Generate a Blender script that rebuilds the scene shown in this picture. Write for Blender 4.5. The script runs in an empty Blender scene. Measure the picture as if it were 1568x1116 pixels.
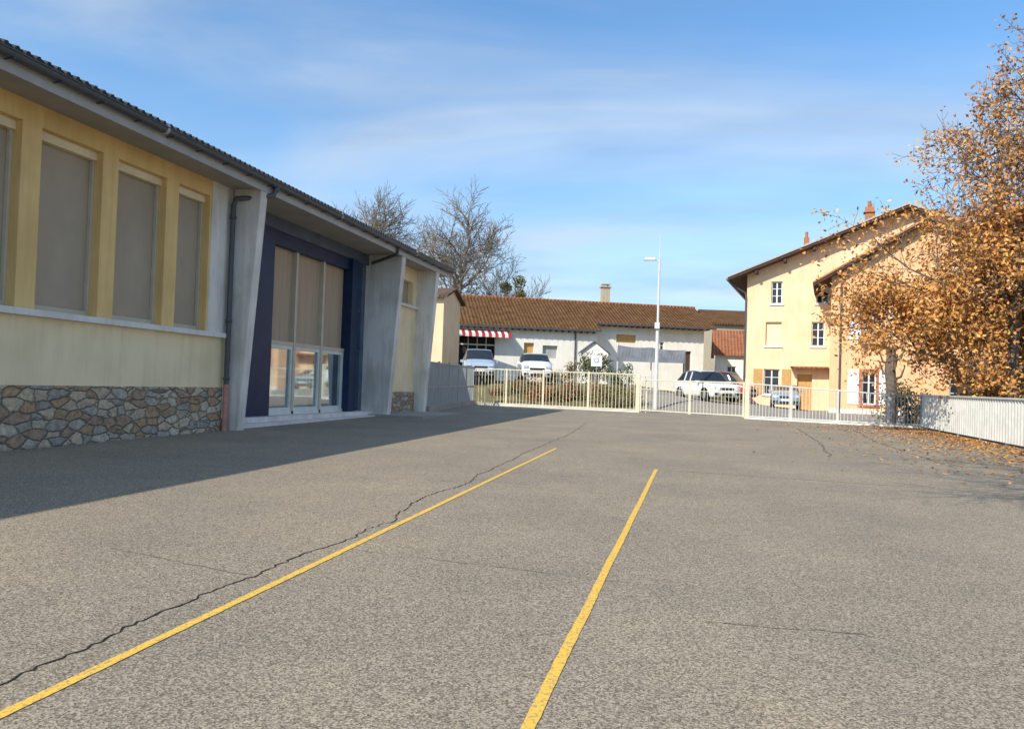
import bpy, math, random
from mathutils import Vector, Matrix, noise as mn
R=random.Random(7)
scene=bpy.context.scene
# ------------------------------------------------------------ materials
def nt(name):
    m=bpy.data.materials.new(name); m.use_nodes=True
    t=m.node_tree; b=t.nodes['Principled BSDF']; return m,t,b
def mat(name,col,rough=.8,var=.12,scale=3.,bump=.0,bscale=30.,metal=0.,col2=None,stretch=(1,1,1),spec=.3):
    m,t,b=nt(name); N=t.nodes; L=t.links
    tc=N.new('ShaderNodeTexCoord'); mp=N.new('ShaderNodeMapping'); mp.inputs['Scale'].default_value=stretch
    L.new(tc.outputs['Object'],mp.inputs['Vector'])
    n=N.new('ShaderNodeTexNoise'); n.inputs['Scale'].default_value=scale; n.inputs['Detail'].default_value=4; n.inputs['Roughness'].default_value=.65
    L.new(mp.outputs['Vector'],n.inputs['Vector'])
    r=N.new('ShaderNodeValToRGB'); L.new(n.outputs['Fac'],r.inputs['Fac'])
    c2=col2 or tuple(min(1,c*(1+var)) for c in col); c1=tuple(c*(1-var) for c in col)
    r.color_ramp.elements[0].position=.3; r.color_ramp.elements[1].position=.7
    r.color_ramp.elements[0].color=(*c1,1); r.color_ramp.elements[1].color=(*c2,1)
    L.new(r.outputs['Color'],b.inputs['Base Color'])
    b.inputs['Roughness'].default_value=rough; b.inputs['Metallic'].default_value=metal
    b.inputs['Specular IOR Level'].default_value=spec
    if bump>0:
        n2=N.new('ShaderNodeTexNoise'); n2.inputs['Scale'].default_value=bscale; n2.inputs['Detail'].default_value=3
        L.new(tc.outputs['Object'],n2.inputs['Vector'])
        bp=N.new('ShaderNodeBump'); bp.inputs['Strength'].default_value=bump; bp.inputs['Distance'].default_value=.02
        L.new(n2.outputs['Fac'],bp.inputs['Height']); L.new(bp.outputs['Normal'],b.inputs['Normal'])
    return m
def asphalt(name,dark,light,fine=90,warm=None):
    m,t,b=nt(name); N=t.nodes; L=t.links
    tc=N.new('ShaderNodeTexCoord')
    def noi(s,d=4,r=.6):
        n=N.new('ShaderNodeTexNoise'); n.inputs['Scale'].default_value=s; n.inputs['Detail'].default_value=d; n.inputs['Roughness'].default_value=r
        L.new(tc.outputs['Object'],n.inputs['Vector']); return n
    v=N.new('ShaderNodeTexVoronoi'); v.inputs['Scale'].default_value=fine; L.new(tc.outputs['Object'],v.inputs['Vector'])
    sp=N.new('ShaderNodeSeparateColor'); L.new(v.outputs['Color'],sp.inputs['Color'])
    r=N.new('ShaderNodeValToRGB'); L.new(sp.outputs['Red'],r.inputs['Fac'])
    e=r.color_ramp.elements; e[0].position=.05; e[0].color=(*dark,1); e[1].position=.97; e[1].color=(*light,1)
    mid=tuple((a*.58+c*.42) for a,c in zip(dark,light)); x=e.new(.5); x.color=(*mid,1)
    f2=noi(55,3,.6)
    mx0=N.new('ShaderNodeMixRGB'); mx0.blend_type='MULTIPLY'; mx0.inputs['Fac'].default_value=1
    r3=N.new('ShaderNodeValToRGB'); L.new(f2.outputs['Fac'],r3.inputs['Fac']); r3.color_ramp.elements[0].position=.3; r3.color_ramp.elements[1].position=.7
    r3.color_ramp.elements[0].color=(.87,.87,.87,1); r3.color_ramp.elements[1].color=(1.12,1.11,1.1,1)
    L.new(r.outputs['Color'],mx0.inputs['Color1']); L.new(r3.outputs['Color'],mx0.inputs['Color2'])
    big=noi(.45,6,.66); r2=N.new('ShaderNodeValToRGB'); L.new(big.outputs['Fac'],r2.inputs['Fac'])
    r2.color_ramp.elements[0].position=.33; r2.color_ramp.elements[1].position=.68
    r2.color_ramp.elements[0].color=(.84,.85,.88,1); r2.color_ramp.elements[1].color=(1.13,1.10,1.04,1)
    mx=N.new('ShaderNodeMixRGB'); mx.blend_type='MULTIPLY'; mx.inputs['Fac'].default_value=1
    L.new(mx0.outputs['Color'],mx.inputs['Color1']); L.new(r2.outputs['Color'],mx.inputs['Color2'])
    L.new(mx.outputs['Color'],b.inputs['Base Color']); b.inputs['Roughness'].default_value=.93; b.inputs['Specular IOR Level'].default_value=.12
    bp=N.new('ShaderNodeBump'); bp.inputs['Strength'].default_value=.3; bp.inputs['Distance'].default_value=.0035
    L.new(v.outputs['Distance'],bp.inputs['Height']); L.new(bp.outputs['Normal'],b.inputs['Normal'])
    return m
def stone(name):
    m,t,b=nt(name); N=t.nodes; L=t.links
    tc=N.new('ShaderNodeTexCoord'); mp=N.new('ShaderNodeMapping'); mp.inputs['Scale'].default_value=(1,.85,1.6)
    L.new(tc.outputs['Object'],mp.inputs['Vector'])
    n=N.new('ShaderNodeTexNoise'); n.inputs['Scale'].default_value=4; n.inputs['Detail'].default_value=4; n.inputs['Roughness'].default_value=.6; L.new(mp.outputs['Vector'],n.inputs['Vector'])
    mv=N.new('ShaderNodeVectorMath'); mv.operation='SCALE'; mv.inputs['Scale'].default_value=.17; L.new(n.outputs['Color'],mv.inputs[0])
    ad=N.new('ShaderNodeVectorMath'); L.new(mp.outputs['Vector'],ad.inputs[0]); L.new(mv.outputs[0],ad.inputs[1])
    v=N.new('ShaderNodeTexVoronoi'); v.feature='DISTANCE_TO_EDGE'; v.inputs['Scale'].default_value=3.9; L.new(ad.outputs[0],v.inputs['Vector'])
    v2=N.new('ShaderNodeTexVoronoi'); v2.inputs['Scale'].default_value=3.9; L.new(ad.outputs[0],v2.inputs['Vector'])
    for q in (v,v2): q.inputs['Randomness'].default_value=.9
    sp=N.new('ShaderNodeSeparateColor'); L.new(v2.outputs['Color'],sp.inputs['Color'])
    r=N.new('ShaderNodeValToRGB'); r.color_ramp.interpolation='CONSTANT'; L.new(sp.outputs['Green'],r.inputs['Fac'])
    cols=[(.46,.33,.23),(.60,.50,.37),(.44,.40,.35),(.70,.62,.49),(.52,.36,.22),(.54,.49,.42),(.68,.56,.41)]
    e=r.color_ramp.elements; e[0].color=(*cols[0],1); e[1].position=.15; e[1].color=(*cols[1],1)
    for i,c in enumerate(cols[2:]): x=e.new(.3+i*.14); x.color=(*c,1)
    n3=N.new('ShaderNodeTexNoise'); n3.inputs['Scale'].default_value=13; n3.inputs['Detail'].default_value=7; n3.inputs['Roughness'].default_value=.72; L.new(tc.outputs['Object'],n3.inputs['Vector'])
    r9=N.new('ShaderNodeValToRGB'); L.new(n3.outputs['Fac'],r9.inputs['Fac']); r9.color_ramp.elements[0].position=.3; r9.color_ramp.elements[1].position=.7
    r9.color_ramp.elements[0].color=(.55,.53,.5,1); r9.color_ramp.elements[1].color=(1.3,1.27,1.2,1)
    mu=N.new('ShaderNodeMixRGB'); mu.blend_type='MULTIPLY'; mu.inputs['Fac'].default_value=1; L.new(r.outputs['Color'],mu.inputs['Color1']); L.new(r9.outputs['Color'],mu.inputs['Color2'])
    er=N.new('ShaderNodeValToRGB'); L.new(v.outputs['Distance'],er.inputs['Fac']); er.color_ramp.elements[0].position=.012; er.color_ramp.elements[1].position=.05
    mx=N.new('ShaderNodeMixRGB'); L.new(er.outputs['Color'],mx.inputs['Fac']); mx.inputs['Color1'].default_value=(.20,.17,.135,1); L.new(mu.outputs['Color'],mx.inputs['Color2'])
    L.new(mx.outputs['Color'],b.inputs['Base Color']); b.inputs['Roughness'].default_value=.9
    er2=N.new('ShaderNodeValToRGB'); L.new(v.outputs['Distance'],er2.inputs['Fac']); er2.color_ramp.elements[0].position=.0; er2.color_ramp.elements[1].position=.12
    bp=N.new('ShaderNodeBump'); bp.inputs['Strength'].default_value=.8; bp.inputs['Distance'].default_value=.055
    ma=N.new('ShaderNodeMath'); ma.operation='MULTIPLY_ADD'; L.new(n3.outputs['Fac'],ma.inputs[0]); ma.inputs[1].default_value=1.0; L.new(er2.outputs['Color'],ma.inputs[2])
    L.new(ma.outputs[0],bp.inputs['Height']); L.new(bp.outputs['Normal'],b.inputs['Normal'])
    return m
def tiles(name,c1,c2,D,rows=3.2):
    m,t,b=nt(name); N=t.nodes; L=t.links
    tc=N.new('ShaderNodeTexCoord'); mp=N.new('ShaderNodeMapping'); mp.inputs['Rotation'].default_value=(0,0,-math.atan2(D[1],D[0]))
    L.new(tc.outputs['Object'],mp.inputs['Vector'])
    w=N.new('ShaderNodeTexWave'); w.inputs['Scale'].default_value=1.1; w.bands_direction='X'; w.inputs['Distortion'].default_value=.3; L.new(mp.outputs['Vector'],w.inputs['Vector'])
    w2=N.new('ShaderNodeTexWave'); w2.inputs['Scale'].default_value=.9; w2.bands_direction='Y'; w2.wave_profile='SAW'; L.new(mp.outputs['Vector'],w2.inputs['Vector'])
    n=N.new('ShaderNodeTexNoise'); n.inputs['Scale'].default_value=1.6; n.inputs['Detail'].default_value=7; n.inputs['Roughness'].default_value=.75; L.new(tc.outputs['Object'],n.inputs['Vector'])
    r=N.new('ShaderNodeValToRGB'); L.new(n.outputs['Fac'],r.inputs['Fac']); r.color_ramp.elements[0].position=.35; r.color_ramp.elements[1].position=.65
    r.color_ramp.elements[0].color=(*c1,1); r.color_ramp.elements[1].color=(*c2,1)
    ad=N.new('ShaderNodeMath'); ad.operation='ADD'; L.new(w.outputs['Fac'],ad.inputs[0]); L.new(w2.outputs['Fac'],ad.inputs[1])
    mr=N.new('ShaderNodeMapRange'); mr.inputs['From Max'].default_value=2; mr.inputs['To Min'].default_value=.6; mr.inputs['To Max'].default_value=1.25; L.new(ad.outputs[0],mr.inputs['Value'])
    mx=N.new('ShaderNodeMixRGB'); mx.blend_type='MULTIPLY'; mx.inputs['Fac'].default_value=1; L.new(r.outputs['Color'],mx.inputs['Color1']); L.new(mr.outputs['Result'],mx.inputs['Color2'])
    L.new(mx.outputs['Color'],b.inputs['Base Color']); b.inputs['Roughness'].default_value=.95; b.inputs['Specular IOR Level'].default_value=.1
    bp=N.new('ShaderNodeBump'); bp.inputs['Distance'].default_value=.06; L.new(ad.outputs[0],bp.inputs['Height']); L.new(bp.outputs['Normal'],b.inputs['Normal'])
    return m
def plaster(name,col,dirt=.25,zdirt=None):
    m,t,b=nt(name); N=t.nodes; L=t.links
    tc=N.new('ShaderNodeTexCoord'); mp=N.new('ShaderNodeMapping'); mp.inputs['Scale'].default_value=(2.2,2.2,.25); L.new(tc.outputs['Object'],mp.inputs['Vector'])
    n=N.new('ShaderNodeTexNoise'); n.inputs['Scale'].default_value=2; n.inputs['Detail'].default_value=7; n.inputs['Roughness'].default_value=.7; L.new(mp.outputs['Vector'],n.inputs['Vector'])
    n2=N.new('ShaderNodeTexNoise'); n2.inputs['Scale'].default_value=.9; n2.inputs['Detail'].default_value=5; L.new(tc.outputs['Object'],n2.inputs['Vector'])
    ad=N.new('ShaderNodeMath'); ad.operation='MULTIPLY'; L.new(n.outputs['Fac'],ad.inputs[0]); L.new(n2.outputs['Fac'],ad.inputs[1])
    r=N.new('ShaderNodeValToRGB'); L.new(ad.outputs[0],r.inputs['Fac']); r.color_ramp.elements[0].position=.14; r.color_ramp.elements[1].position=.30
    r.color_ramp.elements[0].color=(*[c*(1-dirt)*k for c,k in zip(col,(1,.98,.94))],1); r.color_ramp.elements[1].color=(*col,1)
    L.new(r.outputs['Color'],b.inputs['Base Color']); b.inputs['Roughness'].default_value=.92; b.inputs['Specular IOR Level'].default_value=.2
    n4=N.new('ShaderNodeTexNoise'); n4.inputs['Scale'].default_value=60; n4.inputs['Detail'].default_value=2; L.new(tc.outputs['Object'],n4.inputs['Vector'])
    bp=N.new('ShaderNodeBump'); bp.inputs['Strength'].default_value=.25; bp.inputs['Distance'].default_value=.01; L.new(n4.outputs['Fac'],bp.inputs['Height']); L.new(bp.outputs['Normal'],b.inputs['Normal'])
    return m
def glassm(name,col=(.02,.025,.03),rough=.04,spec=.8,metal=0.):
    return mat(name,col,rough,.2,1.5,spec=spec,metal=metal)

M={}
M['asph']=asphalt('asphalt',(.145,.122,.092),(.50,.425,.32),125)
M['road']=asphalt('road_asphalt',(.20,.185,.16),(.48,.44,.38),60)
M['grass']=mat('dry_grass_ground',(.13,.12,.045),.95,.3,1.2,.4,20,col2=(.22,.18,.09))
M['crack']=mat('crack_dark',(.022,.018,.014),.95,.3,9)
M['crackl']=mat('crack_faint',(.12,.10,.08),.95,.3,9)
def paintmat(name,col,base,thr):
    m,t,b=nt(name); N=t.nodes; L=t.links
    tc=N.new('ShaderNodeTexCoord'); n=N.new('ShaderNodeTexNoise'); n.inputs['Scale'].default_value=45; n.inputs['Detail'].default_value=5; n.inputs['Roughness'].default_value=.75
    L.new(tc.outputs['Object'],n.inputs['Vector']); r=N.new('ShaderNodeValToRGB'); L.new(n.outputs['Fac'],r.inputs['Fac'])
    r.color_ramp.elements[0].position=thr; r.color_ramp.elements[1].position=thr+.07
    r.color_ramp.elements[0].color=(*base,1); r.color_ramp.elements[1].color=(*col,1)
    L.new(r.outputs['Color'],b.inputs['Base Color']); b.inputs['Roughness'].default_value=.8; return m
M['yellow']=paintmat('yellow_line_paint',(.88,.53,.07),(.45,.32,.13),.42)
M['faint']=paintmat('worn_line_paint',(.52,.43,.26),(.27,.225,.165),.45)
M['stone']=stone('rubble_stone')
M['cream']=plaster('cream_render',(.94,.77,.49),.14)
M['ochre']=plaster('ochre_render',(.84,.58,.25),.18)
M['conc']=plaster('painted_concrete',(.82,.77,.70),.30)
M['sill']=plaster('sill_concrete',(.80,.76,.71),.2)
M['soff']=mat('soffit_grey',(.37,.34,.29),.85,.15,1.2)
M['fascia']=mat('fascia_grey',(.42,.41,.40),.6,.12,2)
M['gutter']=mat('zinc_gutter',(.10,.105,.115),.45,.15,3,metal=.3)
M['tiledark']=mat('dark_roof_tile',(.05,.048,.05),.8,.3,4)
M['blind']=mat('roller_blind',(.44,.36,.265),.85,.10,.9,.15,160,stretch=(1,1,.6))
M['blind2']=mat('curtain_taupe',(.48,.36,.25),.85,.12,1.3,stretch=(6,6,.3))
M['blindbox']=mat('blind_box',(.80,.68,.44),.6,.1,3)
M['frame']=mat('window_frame_beige',(.58,.52,.40),.5,.08,3)
M['framew']=mat('window_frame_white',(.74,.73,.66),.5,.08,3)
M['navy']=mat('navy_paint',(.012,.032,.080),.45,.25,2.2,spec=.25)
M['greyblue']=mat('greyblue_beam',(.10,.13,.18),.6,.2,2)
M['glass']=glassm('window_glass',(.50,.58,.62),.04,1.,.85)
M['darkglass']=glassm('house_glass',(.025,.03,.035),.08,.6)
M['rust']=mat('rusty_red_pipe',(.55,.27,.20),.8,.25,8)
M['fencec']=mat('cream_fence_paint',(.72,.66,.48),.55,.12,4)
M['fencew']=mat('white_fence_paint',(.64,.64,.59),.55,.12,2.5)
M['fenceg']=mat('grey_fence_paint',(.36,.38,.38),.5,.12,3)
M['white']=mat('white_paint',(.8,.8,.78),.6,.06,3)
M['whitewall']=plaster('white_render',(.90,.87,.80),.10)
M['peach']=plaster('peach_render',(.90,.54,.30),.12)
M['creamh']=plaster('pale_apricot_render',(.91,.67,.43),.12)
M['reddoor']=mat('brick_red_trim',(.5,.18,.1),.8,.2,6)
M['wood']=mat('wood_brown',(.08,.05,.035),.8,.3,8,stretch=(1,1,.3))
M['woodor']=mat('wood_orange',(.55,.33,.12),.7,.2,8)
M['metalw']=mat('lamp_pole_white',(.68,.69,.67),.45,.08,3)
M['dark']=mat('black_rubber',(.02,.02,.022),.8,.2,9)
M['interior']=mat('dark_interior',(.03,.028,.025),.9,.2,2)
M['chim']=mat('chimney_brick',(.42,.18,.10),.9,.25,5)
M['chimb']=mat('chimney_beige',(.5,.42,.3),.9,.15,5)
M['bark']=mat('bark_grey',(.17,.135,.105),.95,.3,6)
M['barkl']=mat('bark_pale',(.25,.205,.16),.95,.25,6)
M['leafo']=mat('leaf_orange',(.58,.26,.07),.8,.3,1.3); M['leafy']=mat('leaf_ochre',(.68,.39,.12),.8,.3,1.3); M['leafb']=mat('leaf_brown',(.30,.125,.045),.85,.3,1.3)
M['leafg']=mat('leaf_green',(.045,.07,.022),.8,.35,1.3); M['leafol']=mat('leaf_olive',(.13,.13,.045),.8,.3,1.3); M['leafyl']=mat('leaf_yellowgreen',(.32,.27,.04),.8,.3,1.3)
M['leafd']=mat('leaf_dry',(.27,.185,.10),.9,.3,1.3)
# ------------------------------------------------------------ mesh builder
class MB:
    def __init__(s): s.v=[];s.f=[];s.m=[];s.mats=[]
    def mi(s,k):
        if k not in s.mats: s.mats.append(k)
        return s.mats.index(k)
    def poly(s,pts,k):
        i=len(s.v); s.v+= [tuple(p) for p in pts]; s.f.append(tuple(range(i,i+len(pts)))); s.m.append(s.mi(k))
    def hexa(s,p,k):
        i=len(s.v); s.v+=[tuple(q) for q in p]; mi=s.mi(k)
        for q in ((0,3,2,1),(4,5,6,7),(0,1,5,4),(1,2,6,5),(2,3,7,6),(3,0,4,7)):
            s.f.append(tuple(i+a for a in q)); s.m.append(mi)
    def box(s,x0,x1,y0,y1,z0,z1,k):
        s.hexa([(x0,y0,z0),(x1,y0,z0),(x1,y1,z0),(x0,y1,z0),(x0,y0,z1),(x1,y0,z1),(x1,y1,z1),(x0,y1,z1)],k)
    def fbox(s,fr,a0,a1,z0,z1,n0,n1,k):
        s.hexa([fr(a0,z0,n0),fr(a1,z0,n0),fr(a1,z0,n1),fr(a0,z0,n1),fr(a0,z1,n0),fr(a1,z1,n0),fr(a1,z1,n1),fr(a0,z1,n1)],k)
    def prism(s,fr,az,n0,n1,k):
        n=len(az); i=len(s.v); s.v+=[tuple(fr(a,z,n0)) for a,z in az]+[tuple(fr(a,z,n1)) for a,z in az]; mi=s.mi(k)
        s.f.append(tuple(range(i,i+n))); s.m.append(mi); s.f.append(tuple(range(i+2*n-1,i+n-1,-1))); s.m.append(mi)
        for j in range(n):
            q=(j+1)%n; s.f.append((i+j,i+n+j,i+n+q,i+q)); s.m.append(mi)
    def tube(s,p0,p1,r0,r1,k,n=8,cap=True):
        p0=Vector(p0);p1=Vector(p1);d=(p1-p0)
        if d.length<1e-6: return
        d.normalize(); u=d.orthogonal().normalized(); w=d.cross(u); i=len(s.v); mi=s.mi(k)
        for p,r in ((p0,r0),(p1,r1)):
            for j in range(n):
                a=2*math.pi*j/n; s.v.append(tuple(p+u*(r*math.cos(a))+w*(r*math.sin(a))))
        for j in range(n):
            q=(j+1)%n; s.f.append((i+j,i+q,i+n+q,i+n+j)); s.m.append(mi)
        if cap:
            s.f.append(tuple(range(i+n-1,i-1,-1))); s.m.append(mi); s.f.append(tuple(range(i+n,i+2*n))); s.m.append(mi)
    def path(s,pts,rad,k,n=5):
        mi=s.mi(k); rings=[]; prev=None
        for j,p in enumerate(pts):
            p=Vector(p); d=(Vector(pts[min(j+1,len(pts)-1)])-Vector(pts[max(j-1,0)])).normalized()
            if prev is None: u=d.orthogonal().normalized()
            else:
                u=(prev-d*prev.dot(d)); u=u.normalized() if u.length>1e-5 else d.orthogonal().normalized()
            prev=u; w=d.cross(u); i=len(s.v); rings.append(i); r=rad[j]
            for q in range(n):
                a=2*math.pi*q/n; s.v.append(tuple(p+u*(r*math.cos(a))+w*(r*math.sin(a))))
        for a,b in zip(rings,rings[1:]):
            for q in range(n):
                e=(q+1)%n; s.f.append((a+q,a+e,b+e,b+q)); s.m.append(mi)
    def leaf(s,p,size,k,rnd,flat=False):
        if flat: u=Vector((rnd.uniform(-1,1),rnd.uniform(-1,1),rnd.uniform(-.25,.25))).normalized(); w=Vector((-u.y,u.x,rnd.uniform(-.3,.3))).normalized()
        else:
            u=Vector((rnd.gauss(0,1),rnd.gauss(0,1),rnd.gauss(0,1))).normalized(); w=u.orthogonal().normalized(); w.rotate(Matrix.Rotation(rnd.uniform(0,6.28),3,u))
        p=Vector(p); a=size*rnd.uniform(.7,1.3); b=a*.55
        s.poly([p-u*a,p+w*b,p+u*a,p-w*b],k)
    def wall(s,fr,a0,a1,z0,z1,ops,k,n=0.,rec=.18,glass='darkglass',fr_k='white',rk=None):
        As=sorted({a0,a1,*[o[0] for o in ops],*[o[1] for o in ops]}); Zs=sorted({z0,z1,*[o[2] for o in ops],*[o[3] for o in ops]})
        for i in range(len(As)-1):
            for j in range(len(Zs)-1):
                ac=(As[i]+As[i+1])/2; zc=(Zs[j]+Zs[j+1])/2
                if any(o[0]<ac<o[1] and o[2]<zc<o[3] for o in ops): continue
                s.poly([fr(As[i],Zs[j],n),fr(As[i+1],Zs[j],n),fr(As[i+1],Zs[j+1],n),fr(As[i],Zs[j+1],n)],k)
        for o in ops:
            b0,b1,c0,c1=o[:4]; style=o[4] if len(o)>4 else 'win'; m=n-rec; q=rk or k
            s.poly([fr(b0,c0,n),fr(b0,c1,n),fr(b0,c1,m),fr(b0,c0,m)],q); s.poly([fr(b1,c0,n),fr(b1,c1,n),fr(b1,c1,m),fr(b1,c0,m)],q)
            s.poly([fr(b0,c1,n),fr(b1,c1,n),fr(b1,c1,m),fr(b0,c1,m)],q); s.poly([fr(b0,c0,n),fr(b1,c0,n),fr(b1,c0,m),fr(b0,c0,m)],q)
            if style=='win':
                s.poly([fr(b0,c0,m),fr(b1,c0,m),fr(b1,c1,m),fr(b0,c1,m)],glass); t=.07
                for x0,x1,y0,y1 in ((b0,b0+t,c0,c1),(b1-t,b1,c0,c1),((b0+b1)/2-t*.6,(b0+b1)/2+t*.6,c0+t,c1-t),(b0+t,b1-t,c0,c0+t),(b0+t,b1-t,c1-t,c1)):
                    s.fbox(fr,x0,x1,y0,y1,m+.004,m+.06,fr_k)
                for w in (.36,.68):
                    zz=c0+(c1-c0)*w; s.fbox(fr,b0+t,(b0+b1)/2-t*.6,zz-.02,zz+.02,m+.004,m+.045,fr_k); s.fbox(fr,(b0+b1)/2+t*.6,b1-t,zz-.02,zz+.02,m+.004,m+.045,fr_k)
            else: s.poly([fr(b0,c0,m),fr(b1,c0,m),fr(b1,c1,m),fr(b0,c1,m)],style)
    def build(s,name,parent=None,smooth=False,xf=None):
        me=bpy.data.meshes.new(name); vs=[xf(v) for v in s.v] if xf else s.v
        me.from_pydata(vs,[],s.f)
        for k in s.mats: me.materials.append(M[k])
        me.polygons.foreach_set('material_index',s.m)
        if smooth: me.polygons.foreach_set('use_smooth',[True]*len(s.f))
        me.update(); o=bpy.data.objects.new(name,me); scene.collection.objects.link(o)
        if parent: o.parent=parent
        return o
def recalc(o):
    import bmesh
    b=bmesh.new(); b.from_mesh(o.data); bmesh.ops.recalc_face_normals(b,faces=b.faces); b.to_mesh(o.data); b.free(); return o
def empty(name,loc=(0,0,0)):
    e=bpy.data.objects.new(name,None); scene.collection.objects.link(e); e.location=loc; e.empty_display_size=.3; return e
def frame(O,D):
    l=math.hypot(*D); dx,dy=D[0]/l,D[1]/l
    return lambda a,z,n: (O[0]+dx*a+dy*n, O[1]+dy*a-dx*n, z)
def sst(a,b,x):
    t=min(1,max(0,(x-a)/(b-a))); return t*t*(3-2*t)
# ------------------------------------------------------------ terrain
def A(x):
    if x<=-5: return 1.25
    if x<=.5: return 1.25-.75*(x+5)/5.5
    if x<=7: return .5-.5*(x-.5)/6.5
    return 0.
def terr(x,y): return A(x)*sst(36.5,42,y)
def axis(lo,hi,ext):
    c=[float(i) for i in range(lo,hi+1)]
    return [lo-e for e in reversed(ext)]+c+[hi+e for e in ext]
ext=[5,15,40,100,250,600,1500]
xs=axis(-45,45,ext); ys=axis(-20,95,ext)
g=MB(); idx={}
for j,y in enumerate(ys):
    for i,x in enumerate(xs): g.v.append((x,y,terr(x,y)-.02))
W=len(xs); gi=g.mi('grass')
for j in range(len(ys)-1):
    for i in range(W-1): g.f.append((j*W+i,j*W+i+1,(j+1)*W+i+1,(j+1)*W+i)); g.m.append(gi)
g.build('ground')
F=[(-11.,36.),(-2.6,34.7),(2.1,32.6),(8.2,30.5)]
p=MB(); p.poly([(-9.9,-40,0),(8.15,-40,0),(8.2,30.6,0),(2.1,32.7,0),(-2.6,34.8,0),(-11.,36.1,0),(-11.,26.2,0),(-9.9,26.2,0)],'asph')
p.build('playground_asphalt')
r=MB()
for y in range(31,52):
    for x in range(-5,16):
        if y<36-(x+11)*.29+1: 
            if y<35.5-(x+11)*.29+.6: continue
        if x<-3 and y<46: continue
        r.poly([(a,b,terr(a,b)-.008) for a,b in ((x,y),(x+1,y),(x+1,y+1),(x,y+1))],'road')
r.build('road')
l=MB()
def jline(p0,p1,w,k,seg=40,wob=.005):
    L_=[];Rr=[]
    for i in range(seg+1):
        t=i/seg; x=p0[0]+(p1[0]-p0[0])*t; y=p0[1]+(p1[1]-p0[1])*t
        d=Vector((p1[0]-p0[0],p1[1]-p0[1])).normalized(); n=Vector((-d.y,d.x)); o=mn.noise(Vector((x,y,5)))*wob
        a=w/2*(1+R.uniform(-.08,.08)); b_=w/2*(1+R.uniform(-.08,.08))
        L_.append((x+n.x*(o+a),y+n.y*(o+a),.004)); Rr.append((x+n.x*(o-b_),y+n.y*(o-b_),.004))
    for i in range(seg): l.poly([Rr[i],Rr[i+1],L_[i+1],L_[i]],k)
jline((-2.42,-1),(-2.60,14.2),.056,'yellow',240)
jline((-.585,-1),(-.555,11.6),.054,'yellow',220)
jline((-.5,11.62),(6.5,11.1),.035,'faint',50)
l.build('painted_court_lines')
cm=MB()
def crack(pts,w,k,seed,jit=.035,step=.07,z=.003):
    rr=random.Random(seed); out=[]
    for (a,b) in zip(pts,pts[1:]):
        n=max(2,int(math.dist(a,b)/step))
        for i in range(n):
            t=i/n; x=a[0]+(b[0]-a[0])*t; y=a[1]+(b[1]-a[1])*t
            out.append((x+rr.uniform(-jit,jit)*.5+mn.noise(Vector((x*2,y*2,seed)))*jit*2, y+rr.uniform(-jit,jit)*.4))
    Ls=[]
    for i,q in enumerate(out):
        a=Vector(out[max(0,i-1)]);b=Vector(out[min(len(out)-1,i+1)]); d=(b-a).normalized(); n=Vector((-d.y,d.x)); ww=w*rr.uniform(.3,1.2)/2
        Ls.append(((q[0]+n.x*ww,q[1]+n.y*ww,z),(q[0]-n.x*ww,q[1]-n.y*ww,z)))
    for a,b in zip(Ls,Ls[1:]): cm.poly([a[1],b[1],b[0],a[0]],k)
crack([(-2.66,-1),(-2.7,2.42),(-2.72,3.1),(-2.70,4.36),(-2.62,6.24),(-2.82,7.1),(-2.75,9.0),(-2.95,13),(-3.0,18),(-3.4,24)],.015,'crack',3,step=.045)
crack([(-2.6,5.1),(-1.3,5.0),(-.3,4.9)],.006,'crackl',4)
crack([(.05,4.25),(.9,4.35),(1.0,4.3)],.007,'crackl',5)
crack([(-2.7,4.2),(-4.1,4.5)],.007,'crackl',8)
crack([(3.3,26),(3.0,19.5),(2.6,15.5)],.035,'crackl',6)
crack([(5.2,27),(4.6,21),(4.5,15.2)],.035,'crackl',7)
crack([(-9,9),(-5,8.6),(-2.8,8.9)],.01,'crackl',11)
crack([(-2.9,16),(1,15.4),(5,16.2)],.012,'crackl',12)
cm.build('asphalt_cracks')
# ------------------------------------------------------------ school
sch=empty('school_building',(-10,14,0))
def sx(v): return (v[0]+10,v[1]-14,v[2]-(v[1]-14)*.0087)
fs=frame((-10,0),(0,1))
w=MB()
Y0=-6.
w.fbox(fs,Y0,14.05,-.6,.93,-.5,.05,'stone')
w.build('stone_plinth',sch,xf=sx)
w=MB()
w.poly([fs(Y0,.93,0),fs(14.2,.93,0),fs(14.2,2.0,0),fs(Y0,2.0,0)],'cream')
edges=[12.49-1.58*i for i in range(12)]
ops=[]; prev=13.45
for e in edges:
    ops.append((e,prev,2.1,4.95,'blind')); prev=e-.35
    if prev<Y0+1: break
opw=[o for o in ops if o[0]>Y0+.1]
w.wall(fs,Y0,13.5,2.1,5.4,opw,'ochre',0,.24)
for o in opw:
    w.fbox(fs,o[0]+.002,o[1]-.002,4.80,4.945,-.23,-.12,'blindbox')
    w.fbox(fs,o[0]+.002,o[0]+.05,2.1,4.8,-.235,-.17,'frame'); w.fbox(fs,o[1]-.05,o[1]-.002,2.1,4.8,-.235,-.17,'frame')
    w.fbox(fs,o[0]+.05,o[1]-.05,2.11,2.2,-.235,-.18,'frame')
w.fbox(fs,Y0,14.1,2.0,2.1,-.26,.12,'sill')
w.fbox(fs,13.5,14.19,2.102,5.4,-.3,.02,'conc')
w.build('classroom_wall',sch,xf=sx)
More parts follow.
